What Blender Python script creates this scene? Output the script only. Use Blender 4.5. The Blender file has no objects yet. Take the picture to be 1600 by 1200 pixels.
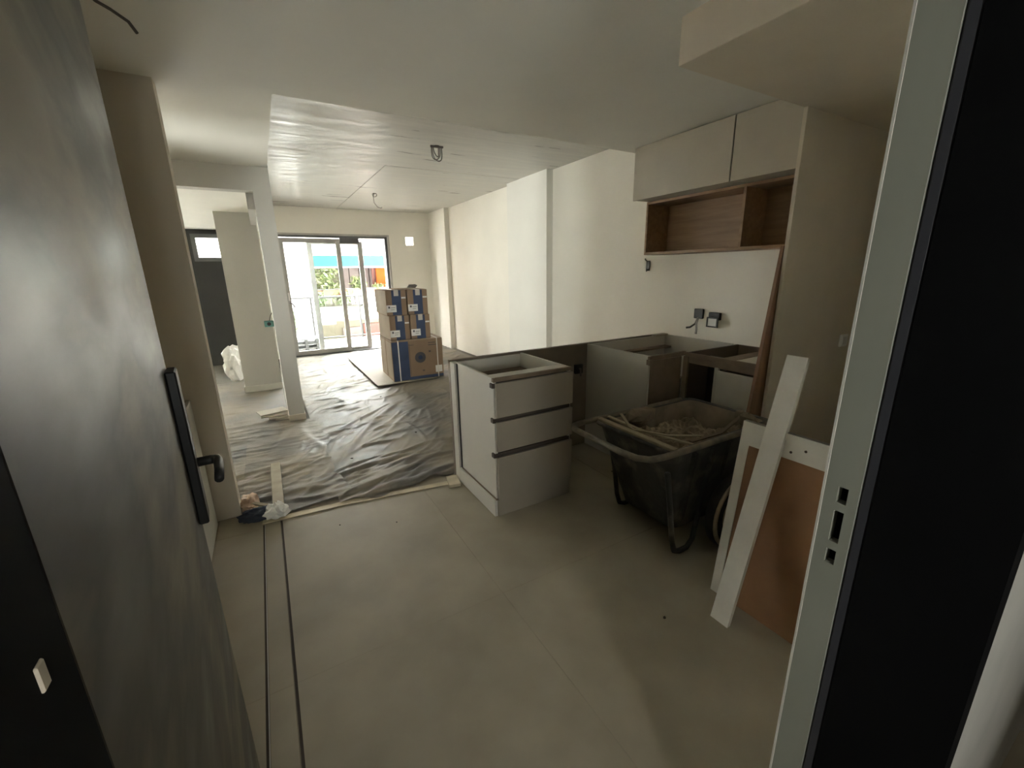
import bpy, bmesh, math, random
import numpy as np
from mathutils import Vector, Matrix
random.seed(7); RNG = np.random.default_rng(11)
sc = bpy.context.scene; C = sc.collection

# ------------------------------------------------------------------ camera
F_PX, PITCH, ROLL, YAW, CAM_H = 659.22, 0.260180, -0.0190179, 0.520288, 1.45
def cam_axes():
    cp, sp, cr, sr, cy, sy = [fn(a) for a in (PITCH, ROLL, YAW) for fn in (math.cos, math.sin)]
    Rz = np.array([[cy, -sy, 0], [sy, cy, 0], [0, 0, 1]])
    Bm = np.array([[1, 0, 0], [0, 0, -1], [0, 1, 0]], float)
    Rx = np.array([[1, 0, 0], [0, cp, -sp], [0, sp, cp]])
    Rr = np.array([[cr, -sr, 0], [sr, cr, 0], [0, 0, 1]])
    return Rr @ Rx @ Bm @ Rz
_R = cam_axes()
cam_d = bpy.data.cameras.new('camera'); cam = bpy.data.objects.new('camera', cam_d); C.objects.link(cam)
cam_d.sensor_width = 36; cam_d.lens = F_PX * 36 / 1600; cam_d.clip_start = 0.02; cam_d.clip_end = 300
mw = Matrix.Identity(4)
for i in range(3):
    mw[i][0] = _R[0][i]; mw[i][1] = -_R[1][i]; mw[i][2] = -_R[2][i]
mw[2][3] = CAM_H
cam.matrix_world = mw
sc.camera = cam

# ------------------------------------------------------------------ world, sun, exposure
sc.view_settings.view_transform = 'Standard'; sc.view_settings.look = 'None'
sc.view_settings.gamma = 1; sc.view_settings.use_curve_mapping = False
sc.view_settings.exposure = 4.15
w = bpy.data.worlds.new('sky'); sc.world = w; w.use_nodes = True
bg = w.node_tree.nodes['Background']; bg.inputs[0].default_value = (1.0, 0.99, 0.965, 1); bg.inputs[1].default_value = 4.5
sd = bpy.data.lights.new('sun', 'SUN'); sd.energy = .12; sd.angle = 0.01; sd.color = (1, .95, .86)
sun = bpy.data.objects.new('sun', sd); C.objects.link(sun)
sun.rotation_euler = Vector((0.25, 0.75, -0.62)).to_track_quat('-Z', 'Y').to_euler()
try:
    sc.cycles.max_bounces = 16; sc.cycles.diffuse_bounces = 10; sc.cycles.transparent_max_bounces = 16
    sc.cycles.sample_clamp_indirect = 6
except Exception: pass
def portal(loc, rot, sx, sy):
    d = bpy.data.lights.new('daylight_portal', 'AREA'); d.shape = 'RECTANGLE'; d.size = sx; d.size_y = sy; d.cycles.is_portal = True
    o = bpy.data.objects.new('daylight_portal', d); o.location = loc; o.rotation_euler = rot; C.objects.link(o)
portal((1.27, 8.79, 1.08), (math.radians(-90), 0, 0), 1.9, 2.1)
portal((-1.31, 3.35, 1.4), (0, math.radians(-90), 0), 1.4, .5)
portal((0, -1.71, 1.42), (math.radians(90), 0, 0), .44, .44)
portal((-2.3, 8.79, 1.08), (math.radians(-90), 0, 0), 2.2, 2.1)

# dim lamp added unseen behind the doorway as fill light
def hall_fill_lamp():
    t = thing('hall_fill_lamp', 'unseen round ceiling lamp added as fill outside the entrance door', 'lamp', (.3, -.9, H1))
    MB().lathe([(.16, -.05), (.17, -.02), (.17, 0)], (.3, -.9, H1), (0, 0, 1), 24).build('shade', 'white_plastic', t)
    d = bpy.data.lights.new('hall_fill_light', 'AREA'); d.shape = 'DISK'; d.size = .32; d.energy = .12; d.color = (1, .9, .74)
    o = bpy.data.objects.new('hall_fill_light', d); o.location = (0, 0, -.06); o.parent = t; C.objects.link(o)

# ------------------------------------------------------------------ materials
MT = {}
def M(name, col, rough=.6, metal=0, var=.08, scale=4, bump=0, bscale=60, col2=None, stretch=(1, 1, 1), spec=.5, rvar=0, lo=.35, hi=.65, detail=6, coat=0):
    m = bpy.data.materials.new(name); m.use_nodes = True; nt = m.node_tree; N = nt.nodes; L = nt.links
    p = N['Principled BSDF']; p.inputs['Roughness'].default_value = rough; p.inputs['Metallic'].default_value = metal
    p.inputs['Specular IOR Level'].default_value = spec
    if coat: p.inputs['Coat Weight'].default_value = coat
    tc = N.new('ShaderNodeTexCoord'); mp = N.new('ShaderNodeMapping'); mp.inputs['Scale'].default_value = stretch
    L.new(tc.outputs['Object'], mp.inputs[0])
    nz = N.new('ShaderNodeTexNoise'); nz.inputs['Scale'].default_value = scale; nz.inputs['Detail'].default_value = detail
    L.new(mp.outputs[0], nz.inputs[0])
    rp = N.new('ShaderNodeValToRGB'); rp.color_ramp.elements[0].position = lo; rp.color_ramp.elements[1].position = hi
    c2 = col2 if col2 else tuple(min(1, c * (1 + var)) for c in col)
    c1 = col if col2 else tuple(c * (1 - var) for c in col)
    rp.color_ramp.elements[0].color = (*c1, 1); rp.color_ramp.elements[1].color = (*c2, 1)
    L.new(nz.outputs[0], rp.inputs[0]); L.new(rp.outputs[0], p.inputs['Base Color'])
    if rvar:
        mr = N.new('ShaderNodeMapRange'); mr.inputs[1].default_value = .3; mr.inputs[2].default_value = .7
        mr.inputs[3].default_value = rough - rvar; mr.inputs[4].default_value = rough + rvar
        L.new(nz.outputs[0], mr.inputs[0]); L.new(mr.outputs[0], p.inputs['Roughness'])
    if bump:
        n2 = N.new('ShaderNodeTexNoise'); n2.inputs['Scale'].default_value = bscale; n2.inputs['Detail'].default_value = 4
        L.new(mp.outputs[0], n2.inputs[0])
        b = N.new('ShaderNodeBump'); b.inputs['Strength'].default_value = bump; b.inputs['Distance'].default_value = .01
        L.new(n2.outputs[0], b.inputs['Height']); L.new(b.outputs[0], p.inputs['Normal'])
    MT[name] = m; return m
M('wall', (.82, .805, .745), .8, var=.02, scale=2, bump=.05, bscale=120)
M('wall_warm', (.86, .83, .75), .8, var=.02, scale=2, bump=.05, bscale=120)
M('wall_shaded', (.53, .517, .475), .8, var=.02, scale=2, bump=.05)  # copy of the wall plaster, darkened to stand in for weaker light
M('wall_entry', (.56, .50, .41), .8, var=.03, scale=2, bump=.05)
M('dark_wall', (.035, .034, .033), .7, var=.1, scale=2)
M('ceil_entry', (.68, .665, .605), .85, var=.02, scale=2, bump=.04)
M('ceil_living', (.46, .45, .41), .44, var=.16, scale=3, stretch=(.5, 4.0, 1), rvar=.2, bump=.10, bscale=10, spec=.45)
M('hall', (.40, .38, .34), .8)
M('slab', (.16, .145, .12), .9, var=.15)
M('tile', (.315, .275, .208), .6, col2=(.40, .355, .275), scale=2.6, bump=.05, bscale=90, rvar=.08, spec=.4, detail=10)
M('grout', (.29, .25, .19), .9, var=.05)
M('tape', (.55, .48, .34), .7, var=.15, scale=9)
M('plastic', (.165, .155, .142), .58, col2=(.30, .262, .21), scale=1.5, rvar=.14, bump=.15, bscale=35, spec=.2, lo=.38, hi=.58)
M('melamine', (.55, .53, .475), .55, var=.03, scale=3)
M('melamine_front', (.30, .262, .212), .55, var=.03, scale=3)
M('carcass_inside', (.40, .37, .315), .6, var=.04)
M('raw_edge', (.19, .142, .10), .75, var=.15, scale=8)
M('upper_front', (.50, .455, .372), .6, var=.03)
M('oak', (.27, .165, .088), .5, col2=(.37, .24, .135), scale=5, stretch=(6, .5, 6))
M('back_board', (.19, .153, .12), .7, var=.12, scale=4)
M('tall_panel', (.62, .55, .44), .6, var=.03)
M('mdf', (.26, .135, .062), .6, var=.12, scale=5)
M('white_board', (.62, .60, .54), .55, var=.05, scale=7)
M('brown_plank', (.22, .12, .065), .55, var=.2, scale=4, stretch=(6, 6, .5))
M('black', (.012, .012, .012), .45, var=.1)
M('black_reveal', (.004, .004, .0045), .7, var=.1, spec=.1)
M('frame_green', (.30, .305, .255), .5, var=.04)
M('seal', (.05, .05, .06), .5)
M('door_leaf', (.040, .038, .035), .44, metal=.25, col2=(.26, .232, .19), scale=5.5, stretch=(.42, 1, 1.0), rvar=.14, bump=.03, bscale=9, lo=.46, hi=.60, detail=10)
M('cart_plastic', (.05, .048, .044), .6, col2=(.17, .145, .11), scale=9, bump=.3, bscale=30, lo=.5, hi=.75)
M('cart_inside', (.24, .195, .14), .85, var=.2, scale=9)
M('cart_tube', (.13, .115, .09), .6, metal=.3, col2=(.26, .225, .16), scale=12)
M('rubber', (.016, .016, .016), .7, col2=(.055, .05, .043), scale=10)
M('wheel_dust', (.40, .32, .22), .8, var=.2, scale=10)
M('rubble', (.19, .15, .10), .95, col2=(.31, .25, .175), scale=10, bump=.5, bscale=40)
M('strip_wood', (.34, .29, .20), .7, var=.15, scale=10)
M('cardboard', (.27, .185, .12), .8, var=.06, scale=4)
M('cardboard_light', (.38, .30, .22), .8, var=.08, scale=4)
M('cardboard_sheet', (.38, .335, .265), .8, var=.06, scale=3)
M('print_blue', (.045, .065, .125), .65, var=.15, scale=5)
M('print_dark', (.12, .09, .075), .7, var=.1)
M('print_grey', (.10, .10, .11), .7)
M('sticker', (.74, .73, .70), .6, var=.02)
M('tape_clear', (.52, .48, .43), .3)
M('strap', (.70, .67, .60), .5)
M('alu_light', (.42, .41, .385), .45, var=.08, scale=6)
M('alu_dark', (.13, .135, .14), .45, var=.1)
M('wire', (.10, .085, .075), .6)
M('wire_light', (.36, .34, .31), .6)
M('green_box', (.12, .30, .27), .5)
M('white_plastic', (.80, .79, .76), .45, var=.02)
M('bag', (.74, .73, .71), .4, var=.04)
M('clear_bag', (.78, .77, .72), .25, var=.06, scale=15)
M('navy_cloth', (.04, .05, .075), .8, var=.15)
M('tan_cloth', (.42, .29, .20), .8, var=.2, scale=10)
M('ext_white', (.42, .41, .39), .8, var=.03)
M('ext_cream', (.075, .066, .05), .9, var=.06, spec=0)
M('ext_slab', (.20, .19, .17), .8, var=.04)
M('ext_grey', (.05, .052, .052), .7, var=.1)
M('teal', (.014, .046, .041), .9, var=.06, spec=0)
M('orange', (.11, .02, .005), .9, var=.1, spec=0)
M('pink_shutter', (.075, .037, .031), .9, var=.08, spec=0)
M('shutter', (.055, .038, .033), .7, var=.1)
M('planter', (.09, .032, .014), .8, var=.1)
M('leaf', (.022, .034, .006), .6, col2=(.05, .055, .012), scale=6)
M('leaf_dark', (.014, .026, .006), .6, col2=(.036, .048, .014), scale=6)
M('vent_wood', (.055, .04, .028), .7, var=.1)
M('rail_metal', (.03, .03, .03), .5)
M('balcony_floor', (.3, .29, .27), .7, var=.05)
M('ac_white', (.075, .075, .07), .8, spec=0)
M('street', (.22, .22, .22), .9)
M('slot_shade', (.075, .058, .045), .7, var=.1)  # brown darkened to carry the shade inside grip channels and open bay
M('chip', (.06, .045, .035), .9)
def glassmat(name, tint, gloss):
    m = bpy.data.materials.new(name); m.use_nodes = True; nt = m.node_tree; N = nt.nodes; L = nt.links
    N.remove(N['Principled BSDF']); t = N.new('ShaderNodeBsdfTransparent'); t.inputs[0].default_value = (*tint, 1)
    g = N.new('ShaderNodeBsdfGlossy'); g.inputs['Roughness'].default_value = .02
    fr = N.new('ShaderNodeFresnel'); fr.inputs[0].default_value = gloss; mx = N.new('ShaderNodeMixShader')
    L.new(fr.outputs[0], mx.inputs[0]); L.new(t.outputs[0], mx.inputs[1]); L.new(g.outputs[0], mx.inputs[2])
    L.new(mx.outputs[0], N['Material Output'].inputs[0]); MT[name] = m
glassmat('glass', (.93, .95, .94), 1.45)

# ------------------------------------------------------------------ mesh helpers
LOCAL = set()
def base_of(o):
    while o.parent: o = o.parent
    return Vector((0, 0, 0)) if o.name in LOCAL else o.location
class MB:
    def __init__(s): s.bm = bmesh.new()
    def box(s, x0, x1, y0, y1, z0, z1, bev=0, seg=1, rot=None, piv=None):
        r = bmesh.ops.create_cube(s.bm, size=1); vs = r['verts']
        for v in vs: v.co = Vector(((x0 + x1) / 2 + v.co.x * (x1 - x0), (y0 + y1) / 2 + v.co.y * (y1 - y0), (z0 + z1) / 2 + v.co.z * (z1 - z0)))
        if rot is not None:
            pv = Vector(piv) if piv else Vector(((x0 + x1) / 2, (y0 + y1) / 2, (z0 + z1) / 2))
            for v in vs: v.co = pv + rot @ (v.co - pv)
        if bev:
            es = {e for v in vs for e in v.link_edges}
            bmesh.ops.bevel(s.bm, geom=list(es), offset=bev, segments=seg, affect='EDGES', profile=.5)
        return s
    def hexa(s, lo, hi):                      # lo, hi: four corners each, same winding
        a = [s.bm.verts.new(p) for p in lo]; b = [s.bm.verts.new(p) for p in hi]
        s.bm.faces.new(a[::-1]); s.bm.faces.new(b)
        for i in range(4): s.bm.faces.new((a[i], a[(i + 1) % 4], b[(i + 1) % 4], b[i]))
        return s
    def prism(s, pts, axis, a0, a1):          # pts 2D polygon extruded along axis 0/1/2
        def P(u, v, t): return {0: (t, u, v), 1: (u, t, v), 2: (u, v, t)}[axis]
        A = [s.bm.verts.new(P(u, v, a0)) for u, v in pts]; Bv = [s.bm.verts.new(P(u, v, a1)) for u, v in pts]
        s.bm.faces.new(A[::-1]); s.bm.faces.new(Bv); n = len(pts)
        for i in range(n): s.bm.faces.new((A[i], A[(i + 1) % n], Bv[(i + 1) % n], Bv[i]))
        return s
    def tube(s, pts, r, n=8, closed=False, caps=True):
        P = [Vector(p) for p in pts]; rs = r if isinstance(r, (list, tuple)) else [r] * len(P)
        rings = []; up = None; k = len(P)
        for i, p in enumerate(P):
            if closed: t = (P[(i + 1) % k] - P[i - 1]).normalized()
            else: t = (P[min(i + 1, k - 1)] - P[max(i - 1, 0)]).normalized()
            if up is None:
                up = Vector((0, 0, 1)) if abs(t.z) < .9 else Vector((1, 0, 0))
            up = (up - t * up.dot(t)).normalized(); sd_ = t.cross(up)
            rings.append([s.bm.verts.new(p + (up * math.cos(a) + sd_ * math.sin(a)) * rs[i]) for a in [2 * math.pi * j / n for j in range(n)]])
        m = len(rings)
        for i in range(m if closed else m - 1):
            A = rings[i]; B_ = rings[(i + 1) % m]
            for j in range(n): s.bm.faces.new((A[j], A[(j + 1) % n], B_[(j + 1) % n], B_[j]))
        if caps and not closed: s.bm.faces.new(rings[0][::-1]); s.bm.faces.new(rings[-1])
        return s
    def lathe(s, prof, c, axis, n=24, closed=False):     # prof: (radius, offset along axis)
        a = Vector(axis).normalized(); u = a.orthogonal().normalized(); v = a.cross(u); c = Vector(c); rings = []
        for r, h in prof:
            rings.append([s.bm.verts.new(c + a * h + (u * math.cos(t) + v * math.sin(t)) * r) for t in [2 * math.pi * j / n for j in range(n)]])
        k = len(rings)
        for i in range(k if closed else k - 1):
            A, B_ = rings[i], rings[(i + 1) % k]
            for j in range(n): s.bm.faces.new((A[j], A[(j + 1) % n], B_[(j + 1) % n], B_[j]))
        if not closed: s.bm.faces.new(rings[0][::-1]); s.bm.faces.new(rings[-1])
        return s
    def build(s, name, mat, parent=None, smooth=False, recalc=True):
        if recalc: bmesh.ops.recalc_face_normals(s.bm, faces=s.bm.faces)
        me = bpy.data.meshes.new(name)
        off = Vector((0, 0, 0))
        if parent: off = base_of(parent)
        else:
            xs = [v.co for v in s.bm.verts]
            off = Vector((sum(v.x for v in xs) / len(xs), sum(v.y for v in xs) / len(xs), min(v.z for v in xs)))
        for v in s.bm.verts: v.co -= off
        s.bm.to_mesh(me); s.bm.free()
        if smooth:
            for p in me.polygons: p.use_smooth = True
        me.materials.append(MT[mat]); o = bpy.data.objects.new(name, me); C.objects.link(o)
        if parent: o.parent = parent
        else: o.location = off
        return o
def box(name, mat, parent, x0, x1, y0, y1, z0, z1, bev=0.0, **k):
    return MB().box(x0, x1, y0, y1, z0, z1, bev, **k).build(name, mat, parent)
def tag(o, label, cat, group=None, kind=None):
    o['label'] = label; o['category'] = cat
    if group: o['group'] = group
    if kind: o['kind'] = kind
    return o
def thing(name, label, cat, loc=(0, 0, 0), rotz=0, group=None, kind=None, local=False):
    o = bpy.data.objects.new(name, None); C.objects.link(o); o.empty_display_size = .1
    o.location = loc; o.rotation_euler = (0, 0, rotz)
    if local: LOCAL.add(o.name)
    return tag(o, label, cat, group, kind)
def struct(o, label, cat): return tag(o, label, cat, kind='structure')

# ------------------------------------------------------------------ room shell
XW, YF, H1, H2, HL = 3.16, 8.6, 2.39, 2.60, 2.19
# floor slab with tiles
fl = thing('floor', 'beige concrete-look tile floor of the entry and kitchen', 'floor', (1, 1.5, 0), kind='structure')
box('slab', 'slab', fl, -3.85, 3.9, -1.9, 8.8, -.25, -.012)
box('grout', 'grout', fl, -.52, 3.54, -1.55, 2.99, -.012, -.0015)
for gx in (-.1985, -.1068): box('track_groove', 'chip', fl, gx, gx + .0122, .3, 2.70, -.0016, -.0008)
gap = .0007
cols = [(-.52, -.43), (-.43, -.199), (-.186, -.107), (-.096, .77), (.77, 1.97), (1.97, 3.155), (3.17, 3.545)]
rows = [(-1.55, .265), (.265, 1.465), (1.465, 2.665), (2.665, 3.0)]
for (x0, x1) in cols:
    for k, (y0, y1) in enumerate(rows):
        if k == 0 and x0 > 2: continue
        dz = random.uniform(-.0008, .0008)
        if k == 3 and not (-.5 < x0 < 1): continue
        box('tile', 'tile', fl, x0 + gap, x1 - gap, y0 + gap, y1 - gap, -.012, dz, bev=.0004)
box('track_lip', 'alu_light', fl, -.1905, -.187, .3, 2.72, -.012, .0035)
box('track_lip', 'cart_tube', fl, -.1065, -.1045, .3, 2.68, -.012, .002)

wr = thing('wall_right', 'long white plastered side wall with two shallow pilasters', 'wall', (XW, 5, 0), kind='structure')
box('plaster', 'wall_warm', wr, XW, 3.4, 1.347, 8.8, 0, 2.7)
box('pilaster', 'wall', wr, 3.07, XW + .01, 4.45, 5.40, 0, H2 + .02)
box('pilaster', 'wall', wr, 3.07, XW + .01, 7.74, YF + .01, 0, H2 + .02)
wf = thing('wall_far', 'white end wall around the sliding balcony door', 'wall', (1.5, YF, 0), kind='structure')
DX0, DX1, DZ1 = .33, 2.22, 2.14
HX0, HX1, HZ0, HZ1 = 2.58, 2.735, 1.99, 2.145
m = MB()
m.box(.04, DX0, YF, 8.8, 0, 2.7).box(DX0, DX1, YF, 8.8, DZ1, 2.7).box(DX1, HX0, YF, 8.8, 0, 2.7).box(HX1, 3.3, YF, 8.8, 0, 2.7)
m.box(HX0, HX1, YF, 8.8, 0, HZ0).box(HX0, HX1, YF, 8.8, HZ1, 2.7)
m.build('plaster', 'wall', wf)
MB().tube([(2.70, 8.62, 2.0), (2.705, 8.66, 2.04), (2.70, 8.72, 2.03)], .012).build('pipe_stub', 'wire_light', wf)
# partition + lintel + left room
wp = thing('wall_partition', 'shade-darkened white wall end and lintel beside the wide opening to the side room', 'wall', (.13, 4.68, 0), kind='structure')
box('partition', 'wall_shaded', wp, .055, .2, 4.68, 5.15, 0, 2.7)
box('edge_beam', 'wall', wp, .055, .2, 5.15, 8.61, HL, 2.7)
box('lintel', 'wall_shaded', wp, -3.7, .056, 4.68, 4.82, HL, 2.7)
box('beam', 'wall_shaded', wp, -.005, .057, 4.82, 6.26, 2.05, HL + .01, bev=.004)
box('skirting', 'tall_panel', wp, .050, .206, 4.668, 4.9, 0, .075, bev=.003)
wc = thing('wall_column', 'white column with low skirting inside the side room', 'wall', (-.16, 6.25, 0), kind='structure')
box('column', 'wall_shaded', wc, -.365, .054, 6.25, 6.75, 0, HL + .01)
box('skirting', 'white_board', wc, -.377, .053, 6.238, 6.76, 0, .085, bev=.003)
wd = thing('wall_side_room', 'dark grey end wall of the side room', 'wall', (-1.5, YF, 0), kind='structure')
SX0, SX1, SZ0, SZ1 = -.86, -.44, 1.70, 2.12
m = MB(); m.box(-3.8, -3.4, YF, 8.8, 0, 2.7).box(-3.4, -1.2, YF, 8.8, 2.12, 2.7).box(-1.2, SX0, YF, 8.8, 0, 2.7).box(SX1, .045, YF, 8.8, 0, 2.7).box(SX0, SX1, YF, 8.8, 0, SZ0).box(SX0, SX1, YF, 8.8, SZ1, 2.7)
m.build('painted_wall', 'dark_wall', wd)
wl = thing('wall_left', 'white outer wall of the side room', 'wall', (-3.7, 6, 0), kind='structure')
m = MB().box(-3.8, -3.6, 2.9, 8.8, 0, 2.7)
m.build('plaster', 'wall', wl)
o = MB().box(-1.5, -1.3, 2.9, 3.1, 0, 2.7).box(-1.5, -1.3, 3.6, 4.69, 0, 2.7).box(-1.5, -1.3, 3.1, 3.6, 0, .7).box(-1.5, -1.3, 3.1, 3.6, 2.1, 2.7).box(-3.7, -1.3, 4.68, 4.82, 0, HL).build('wall_passage', 'wall'); struct(o, 'white passage wall behind the entry pier', 'wall')
o = MB().box(-1.5, -.315, 2.9, 3.0, 0, H1 + .01).build('wall_pier', 'wall_entry'); struct(o, 'dark taupe wall end standing beside the open entrance door', 'wall')
o = MB().box(-.64, -.52, .1, 2.9, 0, H1 + .01).build('wall_entry_left', 'wall_entry'); struct(o, 'taupe entry wall behind the open door', 'wall')
# entrance wall
we = thing('wall_entrance', 'entrance wall around the doorway with dark reveal', 'wall', (.3, .2, 0), kind='structure')
box('plaster', 'hall', we, -1.7, -.16, .08, .2, 0, 2.7)
box('inner_plaster', 'wall', we, -1.5, -.16, .2, .285, 0, 2.7)
box('plaster', 'hall', we, .79, 3.8, .08, .2, 0, 2.7)
box('inner_plaster', 'wall', we, .79, 3.6, .2, .285, 0, 2.7)
box('plaster', 'hall', we, -.161, .791, .08, .2, 2.12, 2.7)
box('inner_plaster', 'wall', we, -.161, .791, .2, .285, 2.12, 2.7)
o = MB().box(3.55, 3.8, .28, 1.4, 0, 2.7).build('wall_niche', 'tall_panel'); struct(o, 'taupe side wall of the niche beyond the door jamb', 'wall')
m = MB().box(-1.8, -1.7, -1.9, 3, 0, 2.7).box(1.9, 2.0, -1.9, .081, 0, 2.7).box(-1.8, -.22, -1.9, -1.7, 0, 2.7).box(.22, 2, -1.9, -1.7, 0, 2.7).box(-.22, .22, -1.9, -1.7, 0, 1.2).box(-.22, .22, -1.9, -1.7, 1.64, 2.7)
struct(m.build('wall_hall', 'hall'), 'dark stairwell walls outside the doorway', 'wall')
w5 = thing('fill_window_5', 'small unseen window added as fill behind the doorway', 'window', (0, -1.8, 1.1), kind='structure')  # unseen window added so daylight enters from behind the camera
m = MB().box(-.22, -.19, -1.83, -1.77, 1.2, 1.64).box(.19, .22, -1.83, -1.77, 1.2, 1.64).box(-.19, .19, -1.83, -1.77, 1.2, 1.23).box(-.19, .19, -1.83, -1.77, 1.61, 1.64)
m.build('frame', 'alu_dark', w5)
box('pane', 'glass', w5, -.19, .19, -1.803, -1.797, 1.23, 1.61)
# ceilings
hall_fill_lamp()
o = MB().box(-3.85, 3.85, -1.95, 8.82, 2.7, 2.95).build('ceiling_slab', 'slab'); struct(o, 'concrete slab above the ceilings', 'ceiling')
o = MB().box(-1.71, 3.7, -1.8, 2.86, H1, 2.701).box(-1.4, .195, 2.86, 4.69, H1, 2.701).build('ceiling', 'ceil_entry'); struct(o, 'lowered matt white ceiling over the entry and kitchen', 'ceiling')
cl = thing('ceiling_living', 'higher glossy unpainted board ceiling over the living room', 'ceiling', (1.6, 5.7, H2), kind='structure')
for (x0, x1, y0, y1, dz) in ((.19, 3.25, 2.85, 5.08, 0), (.19, 1.36, 5.084, 8.65, .0015), (1.364, 3.25, 5.084, 8.65, -.0015)):
    box('ceiling_board', 'ceil_living', cl, x0, x1, y0, y1, H2 + dz, 2.7)
o = MB().box(-4.2, 6, -2, 8.8, 2.951, 13).build('wall_sky_blocker', 'ext_slab'); struct(o, 'unseen mass added above the flat to block sky light', 'wall')  # unseen block added to keep sky light off the opposite facade
o = MB().box(-3.7, .056, 4.8, 8.65, HL, 2.701).build('ceiling_side_room', 'wall'); struct(o, 'low white ceiling of the side room', 'ceiling')
o = MB().box(1.56, 3.56, .28, 1.345, 2.225, H1 + .01, bev=.002).build('ceiling_soffit', 'tall_panel'); struct(o, 'boxed-in taupe soffit hanging below the kitchen ceiling', 'ceiling')

# ------------------------------------------------------------------ entrance door frame and door leaf
tr = thing('trim_1', 'grey-green steel door jamb with three lock strike slots', 'door frame', (.76, .25, 0), kind='structure')
# jamb face X=.75 with slots z .985-1.11
slots = [(1.075, 1.112, .252, .266), (.985 + .035, 1.062, .252, .266), (.975, 1.0, .252, .266)]
SL = [(1.082, 1.110), (1.012, 1.068), (.972, .998)]
m = MB(); y0, y1 = .24, .287; ys0, ys1 = .254, .268
zc = [0] + [z for s in reversed(SL) for z in s] + [2.12]
for i in range(0, len(zc), 2): m.box(.75, .80, y0, y1, zc[i], zc[i + 1])
for a, b in SL: m.box(.75, .80, y0, ys0, a, b).box(.75, .80, ys1, y1, a, b).box(.775, .80, ys0, ys1, a, b)
m.build('jamb', 'frame_green', tr)
m = MB()
for a, b in SL: m.box(.766, .7755, ys0 - .0005, ys1 + .0005, a - .0005, b + .0005)
m.build('strike_slot', 'black_reveal', tr)
box('edge_bead', 'white_board', tr, .7485, .755, .286, .2895, 0, 2.12)
box('seal', 'seal', tr, .753, .80, .222, .2405, 0, 2.12, bev=.004)
box('reveal', 'black_reveal', tr, .752, .80, .079, .223, 0, 2.12)
tl = thing('trim_2', 'black hinge-side door jamb', 'door frame', (-.14, .2, 0), kind='structure')
box('reveal', 'black_reveal', tl, -.17, -.12, .079, .286, 0, 2.12)
box('head', 'black_reveal', tl, -.12, .752, .079, .286, 2.10, 2.13)
box('hinge_plate', 'tall_panel', tl, -.1205, -.1185, .252, .260, 1.257, 1.272, bev=.0008)
HX, HY = -.1215, .290; FX, FY = -.207, 1.165
ang = math.atan2(FY - HY, FX - HX); LW = math.hypot(FX - HX, FY - HY)
dr = thing('door_1', 'open steel entrance door leaf smeared with plaster dust', 'door', (HX, HY, .01), ang, kind='structure', local=True)
box('leaf', 'door_leaf', dr, 0, LW, 0, .05, 0, 2.08, bev=.002)
lb = box('lock_case', 'black', dr, LW - .075, LW - .012, -.019, 0, .895, 1.252, bev=.003)
box('lock_case_edge', 'frame_green', dr, LW - .0125, LW - .010, -.018, -.001, .90, 1.247)
hz = 1.03
MB().tube([(LW - .03, -.015, hz), (LW - .03, -.045, hz), (LW - .035, -.055, hz), (LW - .05, -.058, hz), (LW - .10, -.058, hz - .002), (LW - .145, -.056, hz - .006)],
          [.011, .011, .011, .010, .0095, .009], 10).build('lever', 'black', dr, smooth=True)
box('edge_strip', 'frame_green', dr, LW - .002, LW + .003, .005, .045, 0, 2.08)

# white panel standing against the pier
o = MB().box(-.456, -.436, 2.30, 2.862, 0, .79, bev=.004).build('upright_panel', 'white_board')
tag(o, 'low white panel standing upright between the open door and the dark pier', 'panel')

# ------------------------------------------------------------------ sliding balcony door (window_1)
wn = thing('window_1', 'grey aluminium sliding balcony door with two sashes, one end open', 'sliding door', (1.27, 8.68, 0), kind='structure')
fy0, fy1 = 8.615, 8.79
m = MB().box(DX0, DX1, fy0, fy1, 2.105, DZ1).box(DX0, DX0 + .025, fy0, fy1, .02, 2.106).box(DX1 - .05, DX1, fy0, fy1, .02, 2.106)
m.build('outer_frame', 'alu_dark', wn)
m = MB().box(DX0 - .03, DX1 + .035, 8.588, 8.601, DZ1, DZ1 + .03).box(DX1, DX1 + .035, 8.588, 8.601, 0, DZ1)
m.build('casing', 'alu_light', wn)
box('threshold', 'alu_dark', wn, DX0, DX1, fy0, fy1, -.01, .022)
def sash(x0, x1, y0, y1, z0, z1, st, bt, tt):
    m = MB(); m.box(x0, x0 + st, y0, y1, z0, z1, .004).box(x1 - st, x1, y0, y1, z0, z1, .004)
    m.box(x0 + st - .002, x1 - st + .002, y0, y1, z0, z0 + bt, .003).box(x0 + st - .002, x1 - st + .002, y0, y1, z1 - tt, z1, .003)
    f = m.build('sash_frame', 'alu_light', wn)
    box('pane', 'glass', f, x0 + st - .005, x1 - st + .005, (y0 + y1) / 2 - .004, (y0 + y1) / 2 + .004, z0 + bt - .005, z1 - tt + .005)
    return f
sA = sash(.355, 1.36, 8.62, 8.675, .022, 2.09, .075, .075, .075)
MB().tube([(.40, 8.61, .98), (.41, 8.585, .985), (.44, 8.575, .96), (.47, 8.575, .90)], .012).build('pull_handle', 'alu_dark', sA)
box('lock', 'white_plastic', sA, .385, .41, 8.60, 8.621, 1.02, 1.16, bev=.003)
sash(.80, 1.765, 8.70, 8.755, .022, 2.05, .085, .05, .05)
box('header_blank', 'alu_dark', wn, 1.362, 1.70, 8.64, 8.69, 2.015, 2.105)
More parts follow.
